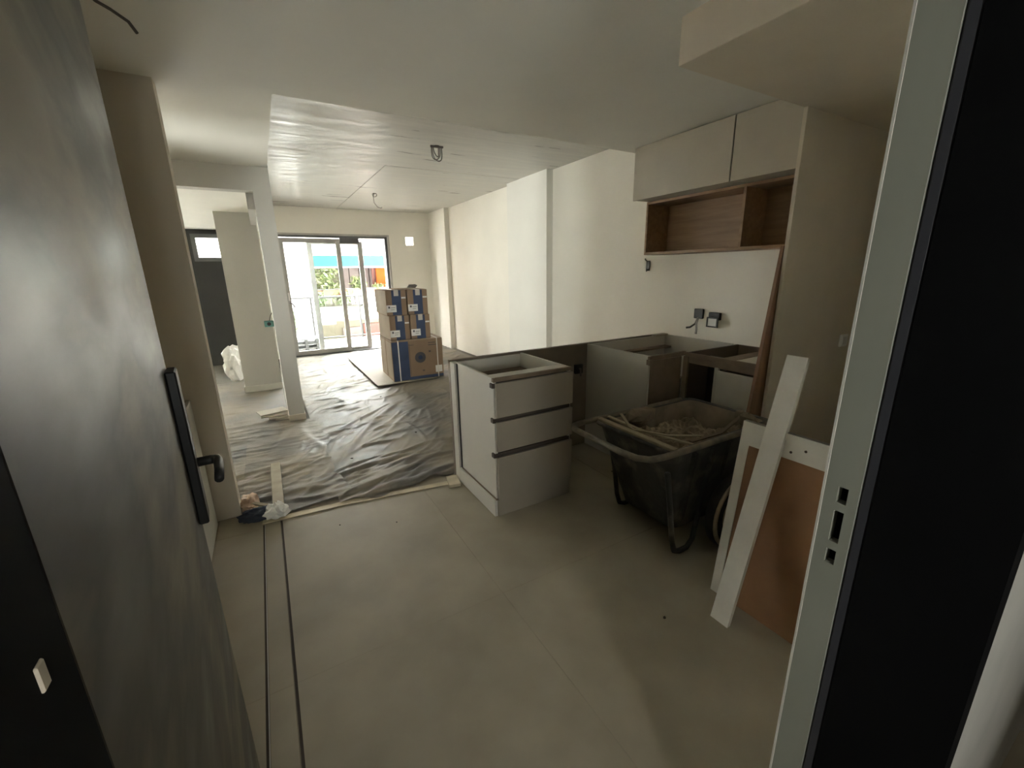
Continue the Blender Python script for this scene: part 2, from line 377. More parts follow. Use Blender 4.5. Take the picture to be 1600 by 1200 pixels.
# small window in dark wall
w2 = thing('window_2', 'small high window in the dark side-room wall', 'window', (-.65, 8.65, SZ0), kind='structure')
m = MB(); t = .06
m.box(SX0, SX0 + t, 8.59, 8.7, SZ0, SZ1).box(SX1 - t, SX1, 8.59, 8.7, SZ0, SZ1).box(SX0 + t, SX1 - t, 8.59, 8.7, SZ0, SZ0 + t).box(SX0 + t, SX1 - t, 8.59, 8.7, SZ1 - t, SZ1)
m.build('frame', 'alu_dark', w2); box('pane', 'glass', w2, SX0 + t, SX1 - t, 8.64, 8.646, SZ0 + t, SZ1 - t)
w4 = thing('fill_window_4', 'narrow unseen window added behind the entry pier to light the kitchen', 'window', (-1.4, 3.35, .7), kind='structure')  # unseen opening added to brighten the kitchen wall from the left
m = MB().box(-1.44, -1.38, 3.1, 3.15, .7, 2.1).box(-1.44, -1.38, 3.55, 3.6, .7, 2.1).box(-1.44, -1.38, 3.15, 3.55, .7, .75).box(-1.44, -1.38, 3.15, 3.55, 2.05, 2.1)
m.build('frame', 'alu_light', w4)
box('pane', 'glass', w4, -1.413, -1.407, 3.15, 3.55, .75, 2.05)
w3 = thing('fill_window_3', 'unseen second balcony door added to the side room for more daylight', 'window', (-2.3, 8.7, 0), kind='structure')  # out-of-view opening added to bring more daylight into kitchen and entry
m = MB()
for x in (-3.4, -2.34, -1.26): m.box(x, x + .06, 8.66, 8.72, 0, 2.12)
m.box(-3.4, -1.2, 8.66, 8.72, 0, .06).box(-3.4, -1.2, 8.66, 8.72, 2.06, 2.12)
m.build('frame', 'alu_light', w3)
for x in (-3.34, -2.28): box('pane', 'glass', w3, x, x + 1.01, 8.687, 8.693, .06, 2.06)

# ------------------------------------------------------------------ kitchen peninsula
CT = .87
bp = tag(MB().box(1.035, XW - .002, 2.655, 2.69, 0, CT + .004, bev=.002).build('peninsula_back_panel', 'back_board'),
         'long brown-grey back panel closing the kitchen peninsula', 'panel')
dc = thing('drawer_cabinet', 'open-topped base cabinet with three handleless drawers at the free end of the peninsula', 'cabinet', (1.33, 2.35, 0))
X0, X1, Y0, Y1 = 1.052, 1.60, 2.045, 2.653
box('side_panel', 'melamine', dc, X0, X0 + .018, Y0 + .005, Y1 - .02, .115, CT, bev=.001)
box('side_panel', 'melamine', dc, X1 - .018, X1, Y0 + .005, Y1 - .02, .1, CT, bev=.001)
box('end_post', 'melamine', dc, 1.036, 1.056, Y1 - .075, Y1 + .001, 0, CT - .004, bev=.002)
box('shadow_gap', 'black', dc, 1.049, 1.056, Y1 - .093, Y1 - .073, .1, CT - .006)
box('plinth', 'melamine', dc, 1.036, 1.056, Y0, Y1 - .075, 0, .108, bev=.002)
box('plinth', 'melamine_front', dc, 1.057, X1, Y0 - .004, Y0 + .014, 0, .106)
box('shadow_gap', 'raw_edge', dc, 1.047, 1.06, Y0, Y1 - .09, .107, .117)
box('bottom_panel', 'carcass_inside', dc, X0 + .018, X1 - .018, Y0 + .02, Y1 - .02, .1, .118)
box('inner_deck', 'carcass_inside', dc, X0 + .018, X1 - .018, Y0 + .03, Y1 - .02, .735, .75)
box('back_rail', 'melamine', dc, X0 + .018, X1 - .018, Y1 - .02, Y1 - .003, .5, CT - .01)
box('deck_rail', 'melamine', dc, X0 + .018, X1 - .018, Y0 + .02, Y0 + .11, CT - .022, CT - .002)
box('deck_rail', 'raw_edge', dc, X0 + .018, X1 - .018, Y1 - .11, Y1 - .02, .75, .768)
box('top_rail', 'raw_edge', dc, X0 - .004, X1 + .004, Y0 - .002, Y0 + .02, CT - .022, CT, bev=.001)
for z in (.842, .632, .413): box('grip_profile', 'slot_shade', dc, X0 - .010, X1 - .004, Y0 + .003, Y0 + .035, z - .030, z - .002, bev=.002)  # channel shade is put into the dark profile colour
for (z0, z1) in ((.640, .845), (.430, .612), (.118, .393)):
    d = box('drawer_front', 'melamine_front', dc, X0 + .004, X1 - .002, Y0 - .024, Y0 - .005, z0, z1, bev=.0015)
# corner cabinet
cc = thing('corner_cabinet', 'open-topped corner base cabinet where the peninsula meets the wall', 'cabinet', (2.7, 2.3, 0))
box('side_panel', 'melamine', cc, 2.235, 2.253, 2.0, 2.653, 0, CT, bev=.001)
box('back_rail', 'melamine', cc, 2.253, XW - .02, 2.637, 2.653, .45, CT - .004)
box('wall_panel', 'melamine', cc, XW - .02, XW - .004, 1.98, 2.637, .3, CT, bev=.001)
box('deck', 'carcass_inside', cc, 2.253, XW - .02, 2.01, 2.637, .66, .678)
box('back_strip', 'raw_edge', cc, 2.253, XW - .02, 2.56, 2.637, .76, .775)
box('top_rail', 'raw_edge', cc, 2.230, 2.60, 1.985, 2.005, CT - .03, CT, bev=.001)
box('bracket', 'raw_edge', cc, 2.222, 2.253, 1.975, 2.01, CT - .06, CT - .022, bev=.002)
box('front_panel', 'raw_edge', cc, 2.253, 2.565, 1.992, 2.008, .1, CT - .035)
box('filler', 'carcass_inside', cc, 2.985, 3.13, 2.60, 2.655, CT - .004, CT + .012)
# wall run cabinet
rc = thing('base_cabinet', 'open-topped base cabinet on the side wall with one pale door and a dark open bay', 'cabinet', (2.85, 1.65, 0))
RX, RY0, RY1 = 2.56, 1.36, 1.975
box('top_rail', 'raw_edge', rc, RX, RX + .02, RY0, RY1, CT - .025, CT, bev=.001)
box('grip_profile', 'raw_edge', rc, RX + .012, RX + .03, RY0, RY1 - .02, CT - .075, CT - .028, bev=.002)
box('divider', 'slot_shade', rc, RX + .02, XW - .004, 1.935, 1.953, .1, CT - .001)  # both dividers coloured dark in place of shade deep in the bay
box('divider', 'slot_shade', rc, RX + .02, XW - .004, 1.70, 1.716, .1, CT - .1)
box('bay_shade', 'black', rc, 2.80, 2.82, 1.716, 1.935, .1, CT - .05)  # black sheet standing in for the unlit depth of the bay
box('post', 'melamine', rc, RX + .001, RX + .02, 1.695, 1.722, .1, CT - .07)
box('cross_rail', 'raw_edge', rc, RX + .02, XW - .01, 1.60, 1.69, CT - .02, CT - .002)
box('deck', 'melamine', rc, RX + .03, XW - .01, RY0, 1.60, CT - .022, CT - .004)
box('back_panel', 'raw_edge', rc, XW - .016, XW - .004, RY0, 1.93, .1, CT)
box('door', 'white_board', rc, RX - .012, RX + .008, RY0 + .005, 1.69, .12, CT - .085, bev=.0015)
box('corner_filler', 'raw_edge', rc, RX + .002, RX + .022, 1.936, 1.974, .1, CT - .03)
box('plinth', 'raw_edge', rc, RX + .05, RX + .068, RY0, RY1, 0, .1)
# upper cabinets
uc_z0, uc_z1, UX = 1.992, H1 - .004, 2.745
for (y0, y1, lab) in ((1.885, 2.735, 'wide taupe wall cabinet whose end faces the living room'), (1.352, 1.879, 'narrower taupe wall cabinet between the wide one and the tall panel')):
    uc = thing('wall_cabinet', lab, 'cabinet', ((UX + XW) / 2, (y0 + y1) / 2, uc_z0), group='wall cabinets under the ceiling')
    box('body', 'upper_front', uc, UX + .021, XW - .003, y0, y1 - (.002 if y0 > 1.8 else 0), uc_z0 + .004, uc_z1)
    box('door', 'upper_front', uc, UX, UX + .019, y0 + .003, y1, uc_z0, uc_z1 - .004, bev=.0015)
    if y0 < 1.8: box('shadow_gap', 'black', uc, UX + .006, UX + .02, y1, y1 + .007, uc_z0 + .006, uc_z1 - .004)
sh = thing('open_shelf', 'oak open shelf box with one divider hanging under the wall cabinets', 'shelf', (3.03, 2.05, 1.567))
sx0, sx1, s0, s1, z0, z1 = 2.895, XW - .003, 1.352, 2.722, 1.567, 1.99
box('side_panel', 'oak', sh, sx0, sx1, s1 - .018, s1, z0, z1, bev=.001)
box('side_panel', 'oak', sh, sx0, sx1, s0, s0 + .018, z0, z1, bev=.001)
box('bottom_panel', 'oak', sh, sx0, sx1, s0 + .018, s1 - .018, z0, z0 + .02, bev=.001)
box('top_panel', 'oak', sh, sx0, sx1, s0 + .018, s1 - .018, z1 - .02, z1 - .001, bev=.001)
box('divider', 'oak', sh, sx0, sx1 - .01, 1.853, 1.873, z0 + .02, z1 - .02, bev=.001)
box('back_panel', 'oak', sh, sx1 - .01, sx1, s0 + .018, s1 - .018, z0 + .02, z1 - .02)
# tall panel
o = MB().box(2.50, 3.55, 1.325, 1.345, 0, 2.224, bev=.001).build('tall_panel', 'tall_panel')
tag(o, 'floor-to-soffit taupe end panel closing off the kitchen run', 'panel')
m = MB().hexa([(2.355, 1.346, 0), (2.375, 1.346, 0), (2.375, 1.446, 0), (2.355, 1.446, 0)],
              [(2.515, 1.348, 1.564), (2.535, 1.348, 1.564), (2.535, 1.40, 1.564), (2.515, 1.40, 1.564)])
m.bm.free(); m = MB()
m.hexa([(2.30, 1.350, 0), (2.56, 1.350, 0), (2.56, 1.368, 0), (2.30, 1.368, 0)], [(2.505, 1.350, 1.56), (2.56, 1.350, 1.56), (2.56, 1.368, 1.56), (2.505, 1.368, 1.56)])
tag(m.build('leaning_plank', 'brown_plank'), 'dark brown tapering plank standing behind the edge of the tall panel', 'plank')

# ------------------------------------------------------------------ leaning pieces near the jamb
lp = thing('framed_panel', 'brown hardboard panel in a white frame leaning beside the door jamb', 'panel', (1.66, .70, 0))
tz = .815; ln = .095 / tz
def lean(y0, y1, z0, z1, d0, d1, name, mat):
    f = lambda z, d: 1.612 + ln * z + d
    m = MB().hexa([(f(z0, d0), y0, z0), (f(z0, d1), y0, z0), (f(z0, d1), y1, z0), (f(z0, d0), y1, z0)],
                  [(f(z1, d0), y0, z1), (f(z1, d1), y0, z1), (f(z1, d1), y1, z1), (f(z1, d0), y1, z1)])
    return m.build(name, mat, lp)
lean(.315, .982, 0.0, tz, .004, .018, 'hardboard', 'mdf')
tr_ = lean(.31, .985, tz - .098, tz, 0, .022, 'top_rail', 'white_board')
lean(.945, .985, 0, tz - .098, 0, .022, 'stile', 'white_board')
for (y, dz) in ((.86, .035), (.86, .065), (.78, .03), (.73, .05)):
    z = tz - .098 + dz; x = 1.612 + ln * z
    MB().lathe([(.005, -.002), (.005, .004)], (x, y, z), (1, 0, 0), 10).build('screw_hole', 'chip', tr_)
m = MB().hexa([(1.470, .806, 0), (1.490, .806, .0), (1.490, .884, 0), (1.470, .884, 0)], [(1.783, .812, 1.108), (1.803, .812, 1.100), (1.803, .890, 1.100), (1.783, .890, 1.108)])
tag(m.build('leaning_board', 'white_board'), 'narrow white board propped at a slant across the brown framed panel', 'board')

# ------------------------------------------------------------------ dumper cart
ct = thing('rubble_cart', 'black plastic two-wheeled rubble cart with bent tube handle', 'cart', (1.95, 1.48, 0))
RZ = .60
def rect(cx, cy, hx, hy, z, r, n=4):
    out = []
    for (sx, sy, a0) in ((1, 1, 0), (-1, 1, 90), (-1, -1, 180), (1, -1, 270)):
        for k in range(n + 1):
            a = math.radians(a0 + 90 * k / n)
            out.append((cx + sx * (hx - r) + r * math.cos(a), cy + sy * (hy - r) + r * math.sin(a), z))
    return out
def loft(rings, name, mat, parent, cap0=True, cap1=True, smooth=True):
    m = MB(); R_ = [[m.bm.verts.new(p) for p in r] for r in rings]; n = len(R_[0])
    for A, B_ in zip(R_, R_[1:]):
        for j in range(n): m.bm.faces.new((A[j], A[(j + 1) % n], B_[(j + 1) % n], B_[j]))
    if cap0: m.bm.faces.new(R_[0][::-1])
    if cap1: m.bm.faces.new(R_[-1])
    return m.build(name, mat, parent, smooth)
loft([rect(1.985, 1.485, .27, .19, .10, .05), rect(1.98, 1.485, .325, .222, .30, .05), rect(1.975, 1.485, .375, .248, .48, .05), rect(1.97, 1.485, .405, .262, RZ - .005, .05),
      rect(1.97, 1.485, .425, .28, RZ - .002, .05), rect(1.97, 1.485, .425, .28, RZ + .012, .05), rect(1.97, 1.485, .395, .252, RZ + .012, .05), rect(1.972, 1.485, .385, .247, RZ - .01, .05), rect(1.985, 1.485, .255, .175, .12, .05)],
     'tub', 'cart_plastic', ct)
loft([rect(1.97, 1.485, .392, .250, RZ + .008, .05), rect(1.975, 1.485, .352, .231, .47, .05), rect(1.98, 1.485, .30, .205, .30, .05), rect(1.98, 1.485, .296, .201, .30, .05), rect(1.975, 1.485, .348, .227, .47, .05), rect(1.97, 1.485, .388, .246, RZ + .008, .05)],
     'dust_lining', 'cart_inside', ct, False, False)
pts = [(2.30, 1.765, RZ + .01), (1.62, 1.762, RZ + .012), (1.45, 1.762, RZ + .015), (1.395, 1.75, RZ + .015), (1.365, 1.71, RZ + .015), (1.36, 1.60, RZ + .015), (1.36, 1.35, RZ + .015), (1.372, 1.26, RZ + .015), (1.41, 1.215, RZ + .015), (1.48, 1.202, RZ + .014), (1.62, 1.20, RZ + .012), (2.36, 1.20, RZ + .01)]
MB().tube(pts, .0155, 10).build('handle', 'cart_tube', ct, smooth=True)
box('cross_bar', 'strip_wood', ct, 1.565, 1.60, 1.215, 1.755, RZ + .008, RZ + .026, bev=.003)
for y in (1.235, 1.735):
    q = -.10 if y < 1.5 else 0
    MB().tube([(1.66 + q, y, .50), (1.70 + q, y, .30), (1.735 + q, y, .10), (1.76 + q, y, .03), (1.80 + q, y, .014), (1.86 + q, y, .014), (1.90 + q, y, .05), (1.93 + q, y, .2)], .014, 8).build('leg', 'cart_plastic', ct, smooth=True)
    wy = y - .085 if y < 1.5 else y + .04
    s_ = -1 if y < 1.5 else 1
    wh = MB().lathe([(.13, -.028), (.185, -.034), (.205, -.02), (.208, 0), (.205, .02), (.185, .034), (.13, .028)], (2.0, wy, .208), (0, 1, 0), 32, closed=True).build('wheel', 'rubber', ct, smooth=True)
    MB().lathe([(.13, -.012), (.13, .012)], (2.0, wy, .208), (0, 1, 0), 24).build('wheel_disc', 'wheel_dust', wh)
    MB().lathe([(.03, -.03), (.03, .03)], (2.0, wy, .208), (0, 1, 0), 16).build('hub', 'black', wh)
    MB().lathe([(.186, 0), (.204, .003), (.204, .012), (.186, .016)], (2.0, wy + s_ * .022, .208), (0, s_, 0), 32, closed=True).build('tread_dust', 'wheel_dust', wh, smooth=True)
MB().tube([(2.0, 1.13, .208), (2.0, 1.80, .208)], .014, 8).build('axle', 'cart_tube', ct)
# side ribs of the tub
for i, xr in enumerate((1.72, 1.86, 2.0)):
    m = MB().hexa([(xr + .02, 1.268, .16), (xr + .04, 1.268, .16), (xr + .04, 1.30, .16), (xr + .02, 1.30, .16)], [(xr, 1.205, RZ - .03), (xr + .02, 1.205, RZ - .03), (xr + .02, 1.23, RZ - .03), (xr, 1.23, RZ - .03)])
    m.build('rib', 'cart_plastic', ct)
# rubble inside
m = MB(); nx, ny = 36, 26; vv = {}
for i in range(nx + 1):
    for j in range(ny + 1):
        u, v = i / nx, j / ny; x = 1.60 + .745 * u; y = 1.25 + .47 * v
        e = min(u, 1 - u, v, 1 - v)
        z = .50 + .045 * math.sin(3 * u + 1) * math.sin(2.6 * v + .4) + .018 * math.sin(17 * u + 5 * v) * math.sin(13 * v - 4 * u) + random.uniform(-.008, .012)
        z += .07 * math.exp(-((u - .93) ** 2 + (v - .25) ** 2) * 25)
        sx = 1 - max(0, (.60 - z)) * .25
        vv[i, j] = m.bm.verts.new((1.97 + (x - 1.97) * sx * .98, 1.485 + (y - 1.485) * sx * .99, z))
for i in range(nx):
    for j in range(ny): m.bm.faces.new((vv[i, j], vv[i + 1, j], vv[i + 1, j + 1], vv[i, j + 1]))
o = m.build('rubble', 'rubble', None, smooth=False); tag(o, 'heap of dusty brown rubble filling the black cart', 'rubble', kind='stuff')
def strip_(pts, wd, th, name, label, mat='strip_wood', cat='batten', group=None):
    m = MB(); P = [Vector(p) for p in pts]; rings = []
    for i, p in enumerate(P):
        t = (P[min(i + 1, len(P) - 1)] - P[max(i - 1, 0)]).normalized(); s = t.cross(Vector((0, 0, 1))).normalized() * wd / 2; u = Vector((0, 0, th / 2))
        rings.append([m.bm.verts.new(q) for q in (p - s - u, p + s - u, p + s + u, p - s + u)])
    for A, B_ in zip(rings, rings[1:]):
        for j in range(4): m.bm.faces.new((A[j], A[(j + 1) % 4], B_[(j + 1) % 4], B_[j]))
    m.bm.faces.new(rings[0][::-1]); m.bm.faces.new(rings[-1])
    return tag(m.build(name, mat), label, cat, group)
strip_([(1.64, 1.74, .625), (1.68, 1.50, .60), (1.78, 1.27, .585)], .022, .008, 'batten', 'pale thin batten lying lengthwise inside the cart behind its handle')
strip_([(1.66, 1.66, .66), (1.63, 1.56, .62), (1.62, 1.52, .618), (1.74, 1.40, .60), (1.88, 1.30, .60)], .016, .006, 'bent_strip', 'kinked pale strip sticking up from the cart near the handle', cat='strip')
strip_([(1.80, 1.30, .585), (2.0, 1.27, .60), (2.22, 1.30, .645)], .02, .007, 'batten', 'reddish batten along the near inner edge of the cart', 'raw_edge')
for k in range(5):
    m = MB(); c = (2.2 + .035 * (k % 3), 1.24 + .03 * (k // 2), .60 + .012 * k); bmesh.ops.create_icosphere(m.bm, subdivisions=1, radius=.035, matrix=Matrix.Translation(c))
    for v in m.bm.verts: v.co += Vector([random.uniform(-.012, .012) for _ in range(3)])
    tag(m.build('rubble_lump', 'rubble'), 'crumbly lump piled on the rim of the cart above the wheel', 'rubble', 'lumps on the cart rim')
m = MB(); bmesh.ops.create_icosphere(m.bm, subdivisions=2, radius=.1, matrix=Matrix.Translation((1.86, 1.70, .60)) @ Matrix.Diagonal((1.2, .5, .45, 1)))
for v in m.bm.verts: v.co += Vector([random.uniform(-.014, .014) for _ in range(3)])
tag(m.build('crumpled_sack', 'rubble'), 'crumpled brown sack on the far rim of the cart', 'sack')

# ------------------------------------------------------------------ plastic floor sheets
def sheet(name, label, x0, x1, y0f, y1, creases, edge_amp, step=.016, base=.004, wavy=0):
    nx = int((x1 - x0) / step); ny = int((y1 - y0f(0)) / step)
    U = np.linspace(0, 1, nx + 1); V = np.linspace(0, 1, ny + 1)
    X = x0 + (x1 - x0) * U[:, None] + 0 * V[None, :]
    ys = np.array([y0f(x) for x in (x0 + (x1 - x0) * U)])
    Y = ys[:, None] + (y1 - ys)[:, None] * V[None, :]
    if wavy: X = X + U[:, None] ** 4 * wavy * (np.sin(Y * 5) + .5 * np.sin(Y * 13 + 1) + .3 * np.sin(Y * 31))
    Zz = np.full_like(X, base)
    for (cx, cy, a, ln_, wd, h, cv) in creases:
        c, s = math.cos(a), math.sin(a); dx = X - cx; dy = Y - cy
        u = dx * c + dy * s; v = -dx * s + dy * c + cv * u * u
        Zz += h * np.exp(-(v / wd) ** 2) * np.exp(-(u / ln_) ** 4)
    Zz += .002 * np.sin(X * 21 + 3 * np.sin(Y * 9)) * np.sin(Y * 17 + 2 * np.sin(X * 6)) + .002
    Zz = .038 * np.tanh(Zz / .038)
    co = np.stack([X, Y, Zz], -1).reshape(-1, 3); idx = np.arange((nx + 1) * (ny + 1)).reshape(nx + 1, ny + 1)
    fc = np.stack([idx[:-1, :-1], idx[1:, :-1], idx[1:, 1:], idx[:-1, 1:]], -1).reshape(-1, 4)
    c0 = np.array([co[:, 0].mean(), co[:, 1].mean(), 0])
    me = bpy.data.meshes.new(name); me.from_pydata((co - c0).tolist(), [], fc.tolist())
    for p in me.polygons: p.use_smooth = True
    me.materials.append(MT['plastic']); o = bpy.data.objects.new(name, me); o.location = c0; C.objects.link(o)
    return tag(o, label, 'plastic sheet')
cr = []
for k in range(520):
    cy = 2.75 + 5.6 * RNG.random() ** 1.5; cx = .3 + 2.8 * RNG.random()
    a = RNG.normal(.45, .35) if RNG.random() < .75 else RNG.normal(1.2, .3)
    cr.append((cx, cy, a, RNG.uniform(.06, .3), RNG.uniform(.008, .018), RNG.uniform(.005, .015), RNG.normal(0, .8)))
for k in range(45): cr.append((RNG.uniform(.45, 1.0), RNG.uniform(2.72, 3.3), RNG.normal(.3, .18), RNG.uniform(.15, .35), RNG.uniform(.012, .022), RNG.uniform(.010, .018), RNG.normal(0, .3)))
cr += [(.72, 4.1, 1.02, .8, .03, .022, .1), (.66, 4.35, .75, .6, .025, .018, 0), (.95, 4.0, .95, .5, .02, .012, .1)]
sheet('plastic_sheet', 'dusty wrinkled plastic sheet covering the living-room floor behind the peninsula', .24, 3.065, lambda x: 2.705 if x > 1.0 else 2.70 + .03 * math.sin(x * 9) + .02 * math.sin(x * 23), 8.56, cr, .02)
cl_ = []
for k in range(260):
    cy = 2.85 + 3.6 * RNG.random() ** 1.2; cx = -.7 + 1.0 * RNG.random()
    a = RNG.normal(.05, .14)
    cl_.append((cx, cy, a, RNG.uniform(.08, .32), RNG.uniform(.008, .017), RNG.uniform(.005, .014), RNG.normal(0, .6)))
for k in range(24): cl_.append((RNG.uniform(.05, .35), RNG.uniform(2.8, 3.8), RNG.normal(.9, .3), RNG.uniform(.12, .3), RNG.uniform(.012, .022), RNG.uniform(.008, .016), RNG.normal(0, .3)))
cl_ += [(.22, 3.9, 1.85, .5, .03, .018, .2), (.0, 4.2, 1.2, .3, .04, .02, 0)]
sheet('plastic_sheet', 'grey plastic sheet laid through the opening beside the wooden strip', -.312, .30, lambda x: 2.775 + .02 * math.sin(x * 11), 4.66, cl_, .02, base=.011, wavy=.025)
sheet('plastic_sheet', 'grey plastic sheet behind the dark pier', -1.28, -.3125, lambda x: 3.01, 4.66, cl_, .02, base=.011)
cl2 = [(c[0] - .6, c[1] + 1.9, c[2], *c[3:]) for c in cl_[:70]]
sheet('plastic_sheet', 'wrinkled plastic sheet on the floor of the side room before the column', -3.3, .048, lambda x: 4.665, 6.23, cl2, .02, step=.03, base=.006)
sheet('plastic_sheet', 'end of a plastic sheet on the side-room floor left of the column', -3.3, -.38, lambda x: 6.235, 7.0, cl2, .02, step=.03, base=.006)
strip_([(-.20, 2.735, .004), (.3, 2.70, .004), (.95, 2.60, .004)], .05, .004, 'floor_tape', 'sandy strip of masking tape along the edge of the plastic sheet', 'tape', 'tape')
strip_([(.97, 2.52, .012), (1.0, 2.66, .012)], .08, .02, 'tape_wad', 'crumpled wad of tape at the foot of the peninsula end', 'tape', 'tape')
# wooden strip, clear bag, glove, navy rag by the pier
m = MB().box(-.14, -.075, 2.80, 3.58, .014, .034, bev=.003)
tag(m.build('wood_offcut', 'strip_wood'), 'pale wooden strip lying on plastic beside the dark pier', 'offcut')
def crumple(name, label, cat, mat, c, s, amp, seed, sub=3, zmin=.003, group=None):
    r = random.Random(seed); m = MB(); bmesh.ops.create_icosphere(m.bm, subdivisions=sub, radius=1)
    ph = [(Vector((r.uniform(-1, 1), r.uniform(-1, 1), r.uniform(-1, 1))) * r.uniform(3, 9), r.uniform(0, 6)) for _ in range(9)]
    for v in m.bm.verts:
        d = sum(abs(math.sin(v.co.dot(k) + p)) for k, p in ph) / 9 - .6
        q = v.co * (1 + d * amp * 3) ; v.co = Vector((c[0] + q.x * s[0], c[1] + q.y * s[1], max(zmin, c[2] + q.z * s[2])))
    return tag(m.build(name, mat, None, smooth=False), label, cat, group)
crumple('clear_plastic_wad', 'shiny wad of clear plastic on the end of the wooden strip', 'plastic', 'clear_bag', (-.12, 2.76, .045), (.065, .06, .042), .5, 3)
crumple('rag', 'dark navy rag at the foot of the dark pier', 'rag', 'navy_cloth', (-.225, 2.80, .03), (.09, .06, .03), .5, 5)
crumple('work_glove', 'tan and beige work glove on the plastic beside the pier', 'glove', 'tan_cloth', (-.27, 2.98, .035), (.05, .10, .035), .5, 8)
strip_([(-.25, 2.93, .05), (-.17, 2.86, .045), (-.13, 2.85, .03)], .025, .012, 'cloth_strap', 'short pale strap beside the work glove', 'strip_wood', 'strap')
crumple('plastic_bag', 'white crumpled plastic bag standing beside the column in the side room', 'bag', 'bag', (-.50, 7.05, .25), (.11, .14, .25), .55, 12, zmin=.03)
# offcut pile by the partition
for k, (x, y, a, l, wd) in enumerate(((-.09, 4.93, .25, .26, .18), (-.07, 4.86, -.1, .24, .16), (-.03, 4.80, .1, .2, .10), (.0, 4.74, -.15, .14, .07))):
    rt = Matrix.Rotation(a, 3, 'Z'); z = .03 + .013 * (3 - k)
    o = MB().box(x - l / 2, x + l / 2, y - wd / 2, y + wd / 2, z, z + .011, bev=.002, rot=rt).build('board_offcut', 'cardboard_sheet')
    tag(o, ['widest beige board offcut, on top of the pile by the partition', 'second-widest beige offcut in the pile by the partition', 'narrow beige offcut low in the pile by the partition', 'smallest beige offcut, touching the partition skirting'][k], 'offcut', 'offcuts by the partition')
for k, (x, y) in enumerate(((.703, 3.629), (1.052, 3.66), (.431, 3.38), (2.047, 2.11), (1.291, .976), (1.055, 5.044), (.2, 2.45), (.5, 2.3))):
    pl = y > 2.7
    m = MB(); bmesh.ops.create_icosphere(m.bm, subdivisions=1, radius=.007, matrix=Matrix.Translation((x, y, .006 + (.012 if pl else 0))) @ Matrix.Diagonal((1.8 if pl else .8, 1, .6, 1)))
    for v in m.bm.verts: v.co += Vector([random.uniform(-.003, .003) for _ in range(3)])
    tag(m.build('debris_chip', 'chip'), 'small dark crumb of debris on the plastic floor sheet' if pl else 'tiny dark crumb of debris on the bare tile floor', 'debris', 'debris on the plastic' if pl else 'debris on the tiles')

# ------------------------------------------------------------------ cardboard sheet and AC boxes
o = MB().box(1.13, 1.95, 5.50, 7.80, .034, .041).build('cardboard_sheet', 'cardboard_sheet'); tag(o, 'flattened beige cardboard sheet under the stacked cartons', 'cardboard')
RZB = math.radians(-2.5); BX, BY = 1.36, 5.555
def big_box(y, label):
    b = thing('large_carton', label, 'carton', (BX, BY, .042), RZB, group='large cartons', local=True)
    W, D, Hh = .70, .37, .545
    box('carton', 'cardboard', b, 0, W, y, y + D, 0, Hh, bev=.006)
    box('side_print', 'cardboard_light', b, -.0015, .002, y + .01, y + D - .02, .02, Hh - .02)
    box('top_flap', 'cardboard_light', b, .003, W - .003, y + .004, y + D / 2 - .002, Hh, Hh + .004)
    box('top_flap', 'cardboard_light', b, .003, W - .003, y + D / 2 + .002, y + D - .004, Hh, Hh + .004)
    box('blue_print', 'print_blue', b, .006, .225, y - .0015, y + .003, .006, Hh - .012)
    box('base_print', 'print_blue', b, .225, W - .006, y - .0015, y + .003, .006, .045)
    MB().lathe([(.075, -.002), (.075, .002)], (.38, y, .30), (0, 1, 0), 28).build('fan_print', 'print_grey', b)
    fp = MB().lathe([(.03, -.003), (.03, .002)], (.38, y, .30), (0, 1, 0), 20).build('fan_hub_print', 'print_blue', b)
    for q in range(4): MB().lathe([(.074 - q * .012, -.0026), (.071 - q * .012, -.0026), (.071 - q * .012, -.001), (.074 - q * .012, -.001)], (.38, y, .30), (0, 1, 0), 28, closed=True).build('fan_ring_print', 'print_dark', b)
    for (xa, xb, za, zb) in ((.50, .60, .485, .497), (.50, .62, .455, .468), (.235, .30, .475, .483), (.50, .53, .36, .385), (.40, .43, .105, .125), (.235, .24, .06, .5)):
        box('print_mark', 'print_dark', b, xa, xb, y - .0015, y + .002, za, zb)
    for xs in (.085, .615): MB().box(xs, xs + .014, y - .003, y, .0, Hh + .004).box(xs, xs + .014, y - .003, y + D, Hh + .004, Hh + .0065).build('strap', 'strap', b)
    box('sticker', 'sticker', b, .585, .68, y - .002, y, .07, .165)
    return b
big_box(0, 'large brown outdoor-unit carton with blue band and printed fan, facing the peninsula')
big_box(.385, 'large carton tucked directly behind the front fan-printed carton')
def small_box(x, y, z, rz, label, Wd=.262, Hh=.325, tape=True):
    p = Matrix.Rotation(RZB, 3, 'Z') @ Vector((x, y, z))
    b = thing('small_carton', label, 'carton', (BX + p.x, BY + p.y, p.z), RZB + rz, group='four stacked small cartons', local=True)
    D = .68
    box('carton', 'cardboard', b, 0, Wd, 0, D, 0, Hh, bev=.005)
    box('side_print', 'cardboard_light', b, -.0012, .002, .008, D - .01, .008, Hh - .008)
    box('blue_print', 'print_blue', b, .075, .195, -.0015, .003, .004, Hh - .004)
    box('sticker', 'sticker', b, .0, .125, -.0025, 0, .045, .135)
    box('sticker_mark', 'print_grey', b, .022, .045, -.0035, -.001, .095, .12)
    box('sticker_mark', 'print_grey', b, .055, .11, -.0035, -.001, .10, .106)
    box('sticker_mark', 'print_grey', b, .055, .10, -.0035, -.001, .075, .08)
    box('tape', 'tape_clear', b, .105, .165, -.0025, .0, Hh - .075, Hh + .001)
    box('print_mark', 'sticker', b, .20, .255, -.0025, 0, .215, .235)
    box('seam_tape', 'tape_clear', b, .105, .165, .0, D, Hh, Hh + .002)
    return b
zb = .042 + .552
small_box(.015, .03, zb, .02, 'small carton on the large box, lower row, on the balcony-door side')
